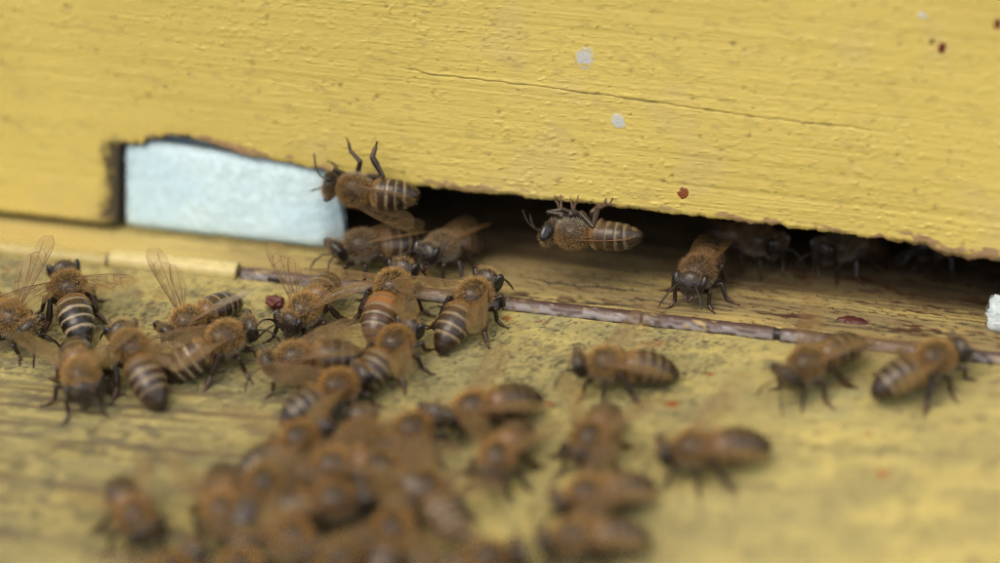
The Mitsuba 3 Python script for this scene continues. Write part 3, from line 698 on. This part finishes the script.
def bee(label, origin, fwd, up, **b):
    key = numbered('honey_bee')
    labels[key] = {'label': label, 'category': 'bee', 'group': 'honey bees crowding at the hive entrance'}
    b.setdefault('seed', COUNT['honey_bee']); b.setdefault('lift', .3)
    rng = np.random.default_rng(1000 + b['seed'])
    vr = np.random.default_rng(7000 + b['seed'])                    # no two bees alike: size, girth, tone and band width differ
    b.setdefault('fat', vr.uniform(.98, 1.09)); b.setdefault('abd_len', vr.uniform(.98, 1.12)); b.setdefault('band', vr.uniform(.20, .32)); b.setdefault('brownness', vr.uniform(.2, .8))
    b.setdefault('abd_pitch', vr.uniform(-21, -7)); b.setdefault('abd_yaw', vr.uniform(-9, 9))
    b['scale'] = b.get('scale', 1.0) * vr.uniform(.965, 1.035)
    b['tan'] = np.array(b.get('tan', [0.30, 0.22, 0.125])) * vr.uniform(.75, 1.05)
    b['dark'] = np.array(b.get('dark', [0.018, 0.011, 0.008])) * vr.uniform(.7, 1.2)
    b['fur'] = np.array(b.get('fur', [0.45, 0.268, 0.092])) * vr.uniform(.85, 1.2)
    up = np.asarray(up, float); up /= np.linalg.norm(up)
    fwd = np.asarray(fwd, float); fwd = fwd - (fwd @ up) * up; fwd /= np.linalg.norm(fwd)
    Mx = np.stack([fwd, np.cross(up, fwd), up], 1)
    sc, O = b.get('scale', 1.0), np.asarray(origin, float)
    W = lambda v: (np.asarray(v) * sc) @ Mx.T + O                     # noqa: E731
    cz = np.array([0, 0, 3.0])
    Rb = rot([0, 1, 0], -b.get('pitch', 0)) @ rot([1, 0, 0], b.get('roll', 0))
    B = lambda v: (np.asarray(v) - cz) @ Rb.T + cz + np.array([0, 0, b.get('lift', 0)])     # noqa: E731
    Rh = rot([0, 0, 1], b.get('head_yaw', 0)) @ rot([0, 1, 0], 24 - b.get('head_pitch', 0))
    hc = np.array([2.85, 0, 2.95])
    Hd = lambda v: B((np.asarray(v) * 1.05 @ Rh.T) + hc)                     # noqa: E731
    furc = np.array(b.get('fur', [0.42, 0.25, 0.098])); grey = np.array([0.27, 0.23, 0.17])
    # body: head, thorax, abdomen and legs joined into one surface
    parts = []
    p = np.array(ICO3.vertices)
    wz = np.where(p[:, 2] > 0, 1 - 0.12 * p[:, 2] ** 2, 1 + 0.42 * p[:, 2])
    hv = np.stack([p[:, 0] * 0.92 * (1 - 0.18 * (p[:, 2] < 0) * -p[:, 2]) + 0.12 * np.exp(-((p[:, 1] / .35) ** 2 + ((p[:, 2] + .35) / .4) ** 2)) * (p[:, 0] > 0), p[:, 1] * 1.72 * wz, p[:, 2] * 1.68], 1)
    hcol = lerp([0.020, 0.015, 0.012], [0.05, 0.034, 0.02], sstep(-.3, -.9, p[:, 2]))
    parts.append(man(Hd(hv), ICO3.faces, hcol))
    for s in (-1, 1):
        parts.append(bone(Hd([.35, s * .42, -1.35]), Hd([.62, s * .12, -1.85]), .26, .14, [0.05, 0.026, 0.014]))
    parts.append(bone(Hd([.3, 0, -1.3]), Hd([.15, 0, -2.1]), .2, .1, [0.07, 0.035, 0.02]))
    parts.append(bone(B([1.5, 0, 3.0]), B([2.5, 0, 2.95]), .9, .6, [0.02, 0.013, 0.01]))
    tv = np.stack([p[:, 0] * 2.15 - 0.1, p[:, 1] * (1.92 - 0.10 * p[:, 0] ** 2), p[:, 2] * 1.8 + 3.1 + 0.18 * np.exp(-((p[:, 0] + .62) / .28) ** 2) * (p[:, 2] > 0)], 1)
    parts.append(man(B(tv), ICO3.faces, lerp([0.032, 0.020, 0.012], [0.018, 0.012, 0.008], meshkit.noise(p * 3 + 9))))
    parts.append(bone(B([-1.7, 0, 2.9]), B([-2.5, 0, 2.9]), .75, .6, [0.03, 0.016, 0.01]))
    av, af, ac, ah = abdomen(b, rng)
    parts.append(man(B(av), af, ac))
    for kind in LEG:
        for s in (1, -1):
            parts += leg(kind, s, b, rng, Rb, cz - np.array([0, 0, b.get('lift', 0)]) * 0)
    me = m3.Manifold.batch_boolean([q for q in parts if not q.is_empty()], m3.OpType.Add).to_mesh()
    vp = np.array(me.vert_properties)
    put(key + '__body', W(vp[:, :3]), me.tri_verts, 'mat_chitin', vp[:, 3:6])
    # eyes
    e = np.array(ICO2.vertices)
    for i, s in enumerate((1, -1)):
        q = (e * [.70, .46, 1.25]) @ rot([1, 0, 0], s * -14).T @ rot([0, 0, 1], s * 26).T + [0.12, s * 1.42, 0.32]
        put(key + '__eye' + ('_001' if i else ''), W(Hd(q)), ICO2.faces, 'mat_eye')
    # antennae
    for i, s in enumerate((1, -1)):
        a = b.get('ant', (0, 0))
        j = rng.uniform(-.35, .35, 3)
        e0 = np.array([.88, s * .28, .05]); e1 = e0 + [.75 + .15 * j[0], s * (.55 + a[0] * .4 + .2 * j[1]), .55 + .2 * j[2]]
        e2 = e1 + [1.5 + .5 * j[1] - abs(a[1]) * .3, s * (.85 + a[0] + .5 * j[0]), -.75 + a[1] + .6 * j[2]]
        e3 = e2 + [.55, s * (.35 + a[0] * .5), -.65 + a[1] * .5]
        pts = np.vstack([np.linspace(e0, e1, 6)[:-1], spline([e1, e1 * .5 + e2 * .5 + [0.12, s * .05, .08], e2, e3], 12)])
        r = np.concatenate([np.linspace(.12, .095, 5), np.linspace(.105, .125, 8), np.linspace(.125, .08, 4)])
        v, f = tube(pts, r, 7)
        put(key + '__antenna' + ('_001' if i else ''), W(Hd(v)), f, 'mat_antenna')
    # wings
    for i, s in enumerate((1, -1)):
        sw = b.get('wl' if s > 0 else 'wr', (11, 4, -12))
        if sw is None:
            continue
        root = np.array([.35, s * 1.55, 4.15])
        V, F_, vv, vf = wing(FORE, root, s, *sw, seed=b['seed'] * 2 + i)
        n = '_001' if i else ''
        put(key + '__forewing' + n, W(B(V)), F_, 'mat_wing')
        put(key + '__forewing' + n + '__vein', W(B(vv)), vf, 'mat_vein'); labels[key + '__forewing' + n + '__vein'] = {'kind': 'stuff'}
        V, F_, vv, vf = wing(HIND, root + [-.85, s * -.05, -.28], s, sw[0] * .86 - 4, sw[1] - 2, sw[2], seed=b['seed'] * 2 + i + 77)
        put(key + '__hindwing' + n, W(B(V)), F_, 'mat_wing')
        put(key + '__hindwing' + n + '__vein', W(B(vv)), vf, 'mat_vein'); labels[key + '__hindwing' + n + '__vein'] = {'kind': 'stuff'}
    # fur: thorax, head, base of the abdomen and its felt bands
    q = b.get('hair', 1.0)
    rad = 0.024 / math.sqrt(q)
    HV, HF, HC, o = [], [], [], 0

    def add(base, d, length, r, c0, c1, curl=.25):
        nonlocal o
        v, f, c = hairs(base, d, length, r, c0, c1, rng, curl)
        HV.append(W(v)); HF.append(f + o); HC.append(c); o += len(v)

    def shade(n, c, s=.3 if q > .9 else .12):
        return np.asarray(c) * (1 + rng.uniform(-s, s, (n, 1)))

    n = int(3500 * q)
    d = rng.normal(size=(n, 3)); d /= np.linalg.norm(d, axis=1, keepdims=True)
    d = d[(d[:, 2] > -.85)]
    bald = (np.hypot((d[:, 0] * 2.15 - .1) / (1.1 * b.get('bald_size', 1)), d[:, 1] * 1.92 / (1.0 * b.get('bald_size', 1))) < 1) & (d[:, 2] > 0)
    d = d[~(bald & (rng.random(len(d)) < b.get('bald', .5)))]
    base = np.stack([d[:, 0] * 2.12 - .1, d[:, 1] * 1.86, d[:, 2] * 1.76 + 3.1], 1)
    dirs = d + [-.30, 0, .08] + rng.normal(size=d.shape) * .34
    under = sstep(0.1, -.6, d[:, 2])
    c1 = lerp(shade(len(d), furc), shade(len(d), grey * 1.5), under)
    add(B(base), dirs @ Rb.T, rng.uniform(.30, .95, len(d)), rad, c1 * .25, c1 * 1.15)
    n = int(800 * q)
    d = rng.normal(size=(n, 3)); d /= np.linalg.norm(d, axis=1, keepdims=True)
    d = d[~((np.abs(d[:, 1]) > .72) & (d[:, 2] < .8) & (d[:, 2] > -.5))]
    d = d[~((d[:, 0] > .5) & (d[:, 2] < .35) & (rng.random(len(d)) < .75))]
    top = sstep(-.2, .6, d[:, 2])
    wz = np.where(d[:, 2] > 0, 1 - 0.12 * d[:, 2] ** 2, 1 + 0.42 * d[:, 2])
    base = np.stack([d[:, 0] * .90, d[:, 1] * 1.68 * wz, d[:, 2] * 1.65], 1)
    c1 = lerp(shade(len(d), grey), shade(len(d), furc * .75 + grey * .3), top)
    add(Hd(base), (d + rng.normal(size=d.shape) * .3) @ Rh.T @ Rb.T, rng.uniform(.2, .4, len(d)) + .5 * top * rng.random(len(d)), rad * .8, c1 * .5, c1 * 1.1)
    # abdomen
    n = int(1800 * q)
    tt = rng.uniform(.02, .93, n); aa = rng.uniform(0, 2 * np.pi, n)
    sg = np.clip(np.searchsorted(BANDS, tt, 'right') - 1, 0, 5); fr = (tt - BANDS[sg]) / (BANDS[sg + 1] - BANDS[sg])
    keep = (rng.random(n) < np.where(sg == 0, 1.0, np.where(sg == 5, .05, np.where(fr < b.get('band', .34) + .08, .75, np.where(sg == 1, .2, .02)))))
    tt, aa, sg, fr = tt[keep], aa[keep], sg[keep], fr[keep]
    ip = lambda k: np.stack([np.interp(tt, ah['t'], ah[k][:, x]) for x in range(3)], 1)     # noqa: E731
    cen, sd, uv, tn, rr = ip('c'), ip('side'), ip('up'), ip('tan'), np.interp(tt, ah['t'], ah['r'])
    nr = np.cos(aa)[:, None] * sd + np.sin(aa)[:, None] * uv
    base = cen + rr[:, None] * (np.cos(aa)[:, None] * sd + .9 * np.sin(aa)[:, None] * uv) * .99
    tan_ = np.array(b.get('tan', [0.29, 0.205, 0.11]))
    c1 = np.where((sg == 0)[:, None], shade(len(tt), furc), shade(len(tt), tan_ * 1.15))
    c1 = np.where(((sg > 0) & (fr > b.get('band', .34)))[:, None], c1 * .55, c1)
    ln = np.where(sg == 0, rng.uniform(.5, .9, len(tt)), rng.uniform(.22, .42, len(tt)))
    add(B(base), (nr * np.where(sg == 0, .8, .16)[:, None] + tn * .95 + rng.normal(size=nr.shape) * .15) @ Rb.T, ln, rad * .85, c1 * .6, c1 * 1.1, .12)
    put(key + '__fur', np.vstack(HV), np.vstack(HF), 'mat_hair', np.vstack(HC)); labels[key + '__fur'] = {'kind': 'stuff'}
    return key


def land(label, x, y, heading, z=0.0, **b):
    s = -(y - LP[1]) / math.cos(LS)
    O = LP + x * LE1 - s * LE2 + LN * (0.08 + z)
    a = math.radians(heading)
    return bee(label, O, math.cos(a) * LE1 + math.sin(a) * LE2, LN, **b)


LIPN = np.array([0, -math.sin(LIPA), math.cos(LIPA)])
DARK1, DARK2 = [0.012, 0.008, 0.006], [0.019, 0.012, 0.008]

# at the slot
bee('bee clinging to the bottom edge of the front board in profile beside the blue foam', (-19.6, -0.7, 11.9), (-1, 0.0, 0.10), (0.0, -0.90, -0.30), pitch=0, head_yaw=0, scale=1.03, wl=(20, 2, -20), wr=(5, 4, -12), fur=[.42, .25, .09], ant=(.4, .3),
    feet={'mid_r': (1.9, -5.3, .12), 'fore_r': (4.3, -1.2, 0.12), 'hind_r': (-2.0, -5.6, .12)}, pole={'mid_r': (-1, -.3, .4), 'hind_r': (-1, .3, .4)}, abd_pitch=-4, seed=3, hair=1.3)
bee('bee stepping out under the foam corner, head low and turned left', (-18.6, -3.2, -0.56), (-0.90, -0.42, 0), LIPN, scale=1.05, pitch=-4, head_yaw=20, head_pitch=-8, fur=[.36, .24, .12], tan=[.24, .18, .11], seed=4, hair=1.3, lift=.5, wl=(5, 3, -16), wr=(6, 3, -16))
bee('bee looking out of the slot, its body still in the shade, right of the foam', (-8.3, -1.6, -0.28), (-0.42, -0.90, 0), (0, 0, 1), scale=1.04, pitch=-3, head_pitch=32, head_yaw=-6, fur=[.36, .24, .13], tan=[.22, .16, .10], seed=5, hair=1.3, lift=.4, wl=(6, 3, -14), wr=(7, 3, -14))
bee('bee hanging upside down from the edge of the board above the slot', (9.2, -1.2, 11.4), (-1, 0, -0.06), (0.02, -0.42, -0.90), scale=1.05, pitch=4, wl=(10, -2, -18), wr=(9, 0, -20), fur=[.38, .23, .09], tan=[.24, .18, .10], band=.28, hang=True, seed=6, hair=1.3, abd_pitch=6, abd_yaw=0,
    feet={'fore_r': (2.0, .2, -.5), 'fore_l': (2.9, .9, -.5), 'mid_r': (-.2, .1, -.6), 'mid_l': (.9, 1.0, -.5), 'hind_r': (-4.6, .2, -.7), 'hind_l': (-3.6, .9, -.6)}, lift=.9)
bee('bee walking out of the slot facing the viewer, black face above the lip', (25.5, -0.4, 0), (-0.12, -1.0, 0), LIPN, scale=1.06, pitch=-3, head_pitch=40, fur=[.33, .19, .08], seed=7, hair=1.35, lift=.3, wl=(6, -5, -14), wr=(5, -5, -14), ant=(.2, -.7))
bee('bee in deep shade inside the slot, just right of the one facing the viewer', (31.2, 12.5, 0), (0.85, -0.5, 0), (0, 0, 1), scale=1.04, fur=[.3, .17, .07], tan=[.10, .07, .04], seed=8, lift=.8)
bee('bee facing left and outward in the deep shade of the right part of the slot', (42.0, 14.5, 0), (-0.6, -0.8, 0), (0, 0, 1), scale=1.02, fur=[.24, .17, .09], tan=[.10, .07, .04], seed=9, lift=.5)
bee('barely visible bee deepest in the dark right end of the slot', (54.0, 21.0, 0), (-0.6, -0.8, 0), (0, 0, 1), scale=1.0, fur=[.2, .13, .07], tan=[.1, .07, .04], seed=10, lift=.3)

# on the landing board, left group
land('bee at the left edge of the picture, cut off, one wing raised', -58.6, -24.5, -28, scale=1.08, wl=(96, 44, 10), wr=(30, 10, -10), seed=11, abd_yaw=-10, head_pitch=-4)
land('black and tan striped bee at the far left facing the hive with both wings spread', -53.6, -17.3, 118, scale=1.06, wl=(64, 14, -6), wr=(52, 16, -8), dark=[.012, .009, .007], brownness=.1, tan=[.42, .33, .2], band=.30, seed=12, abd_yaw=4)
land('brown bee facing the viewer at the front of the left group', -46.1, -33.0, -66, scale=1.04, wl=(58, 12, -6), wr=(48, 12, -8), dark=DARK2, seed=13, head_pitch=28, pitch=-4)
land('bee facing the hive with a black abdomen tip, left wing raised, in the left group', -41.6, -27.1, 127, scale=1.06, wl=(58, 22, -6), wr=(26, 8, -12), dark=DARK2, brownness=.5, band=.34, seed=14, abd_yaw=6)
land('bee with two wings raised in a V behind its neighbour facing right', -36.3, -20.9, -125, scale=1.03, wl=(38, 26, -14), wr=(92, 46, 10), seed=15, head_pitch=-8)
land('bee facing right with one folded wing across its pale striped flank', -30.2, -23.4, 40, scale=1.07, wl=(14, 6, -16), wr=(24, 8, -14), tan=[.46, .36, .22], seed=16, pitch=6, lift=.5, head_yaw=-10)
land('bee facing the viewer with wings spread in a V beside a dark red lump', -22.3, -16.4, -112, scale=1.04, wl=(58, 22, -6), wr=(62, 24, -4), seed=17, pitch=-3, head_pitch=32, abd_yaw=24)
land('bee with an orange first abdomen band and left wing stretched out, right behind the rod', -12.1, -10.2, 84, scale=1.05, wl=(72, 10, -4), wr=(34, 8, -12), orange=.6, brown=[.30, .12, .035], dark=[.016, .010, .008], seed=18, abd_pitch=-12, abd_yaw=6)
land('sharply seen striped bee facing the hive, alone beside the rod in the middle', -1.4, -10.1, 74, scale=1.06, wl=(62, 10, -6), wr=(30, 6, -14), dark=[.016, .010, .008], tan=[.38, .27, .14], seed=19, band=.28)
land('bee facing left with its folded wings greyish, below the V-winged bee', -20.8, -25.5, -158, scale=1.06, wl=(12, 6, -14), wr=(18, 8, -12), dark=DARK2, tan=[.24, .17, .10], seed=20)
land('bee facing the hive with an orange furry thorax, just right of the left-facing one', -9.0, -20.4, 72, scale=1.05, wl=(58, 10, -6), wr=(40, 8, -8), dark=DARK2, seed=21, fur=[.48, .27, .08])
land('bee climbing towards the hive at the top of the blurred crowd', -13.7, -29.4, 50, scale=1.06, wl=(44, 8, -8), wr=(34, 8, -8), dark=DARK2, seed=22, fur=[.50, .27, .08])

# right half of the landing board
land('bee in side view facing left in the middle of the open board', 17.6, -19.7, -166, scale=1.05, wl=(30, 6, -12), wr=(46, 22, 0), tan=[.26, .19, .10], seed=23, pitch=2)
land('blurred bee facing the viewer below the middle left-facing bee', 18.7, -33.4, -98, scale=1.06, wl=(44, 14, -8), wr=(36, 12, -8), dark=DARK2, seed=24, fur=[.46, .26, .08], bald=.9)
land('blurred bee facing left, alone on the lower right of the landing board', 31.0, -32.8, -160, scale=1.06, wl=(32, 6, -10), wr=(44, 16, -2), dark=DARK2, tan=[.22, .14, .08], seed=25)
land('bee facing left and down on the right beside the dark red drop', 42.1, -16.0, -128, scale=1.06, wl=(20, 8, -12), wr=(40, 14, -4), seed=26, head_pitch=-6, tan=[.26, .2, .12])
land('rightmost bee, heading towards the rod and the white foam scrap', 57.6, -12.2, 42, scale=1.07, wl=(30, 6, -12), wr=(26, 6, -12), seed=27, tan=[.34, .26, .15], abd_yaw=0)
land('blurred bee heading down left, upper of the pair at the bottom middle right', 20.2, -42.7, -146, scale=1.07, wl=(40, 8, -8), wr=(44, 10, -8), dark=DARK2, seed=28, fur=[.46, .26, .08], bald=.9)
land('blurred bee facing left at the bottom edge, lower of the pair right of the crowd', 20.2, -49.5, -156, scale=1.07, wl=(34, 6, -8), wr=(38, 8, -8), dark=DARK2, seed=29)

# the blurred crowd at the bottom
CROWD = [(-15.8, -40.4, 52, 'orange backed bee on the left flank of the blurred crowd, below the climbing bee', .50), (-8.6, -38.6, 105, 'bee in the top row of the blurred crowd, right of its orange backed neighbour', .40),
         (-2.6, -36.6, 60, 'dark headed bee in the top row of the crowd, touching its upper right bee', .44), (3.4, -31.8, -142, 'bee facing left with a dark round abdomen at the upper right of the crowd', .50),
         (8.4, -39.6, -100, 'dark bee facing the viewer on the right edge of the crowd', .46), (1.2, -45.6, 128, 'bee with a pale long abdomen slanting down right through the lower crowd', .44),
         (-10.5, -45.0, -150, 'bee facing left in the heart of the crowd', .48), (-4.6, -44.2, 160, 'dark bee across the centre of the crowd', .34), (-8.4, -50.4, 20, 'bee heading right under the centre of the crowd', .40),
         (-17.6, -48.6, 80, 'bee at the left edge of the crowd above the bottom of the picture', .40), (-0.6, -53.2, 95, 'orange bee at the bottom centre of the crowd', .52), (-11.5, -56.8, -40, 'bee at the bottom left of the crowd, half out of the picture', .44),
         (-21.4, -53.8, -72, 'blurred bee with a pale grey sheen left of the crowd at the bottom', .48), (-31.2, -56.4, -52, 'blurred bee facing the viewer alone at the bottom left', .48), (-5.0, -58.6, 60, 'bee cut off by the bottom edge under the crowd', .42),
         (11.6, -55.6, 30, 'bee cut off by the bottom edge between the crowd and the pair on the right', .40), (-23.8, -64.2, 70, 'bee at the bottom edge below the grey sheened one', .50),
         (6.0, -61.0, 120, 'bee just entering the picture at the bottom, right of the crowd centre', .46), (-16.4, -62.0, 100, 'bee just entering the picture at the bottom left of the crowd', .50)]
for i, (x, y, hd, lab, fr_) in enumerate(CROWD):
    r_ = random.Random(500 + i)
    pale = i == 5
    land(lab, x, y + 1.3, hd, z=(0.5 if i in (7, 8, 6) else 0.0), scale=1.04 + 0.05 * r_.random(), wl=(r_.uniform(22, 62), r_.uniform(3, 12), -8), wr=((38, 12, 0) if i == 3 else (r_.uniform(22, 62), r_.uniform(3, 12), -8)),
         dark=DARK1 if i % 2 else DARK2, tan=[.40, .30, .2] if pale else [.19, .13, .07], fur=[fr_ * 1.15, fr_ * .62, fr_ * .18], bald=.75, bald_size=1.05, hair=0.48, seed=40 + i, abd_yaw=r_.uniform(-14, 14), head_yaw=r_.uniform(-15, 15))

# a dried dark red lump on the landing board
lv = np.array(ICO3.vertices)
lv = lv * (0.30 + 1.3 * meshkit.fbm(lv * 1.7 + 30, 4, 7))[:, None] * [1.3, 0.95, 0.85]
c_ = LP + LE1 * -27.6 - LE2 * 4.4 + LN * 0.7
put('propolis_lump', lv[:, :1] * LE1 + lv[:, 1:2] * LE2 + lv[:, 2:] * LN + c_, ICO3.faces, 'mat_spot', lerp([0.07, 0.012, 0.012], [0.17, 0.05, 0.035], sstep(.4, .7, meshkit.fbm(lv * 2 + 5, 3))),
    label='dark red dried lump on the landing board beside the bee with wings in a V', category='propolis')
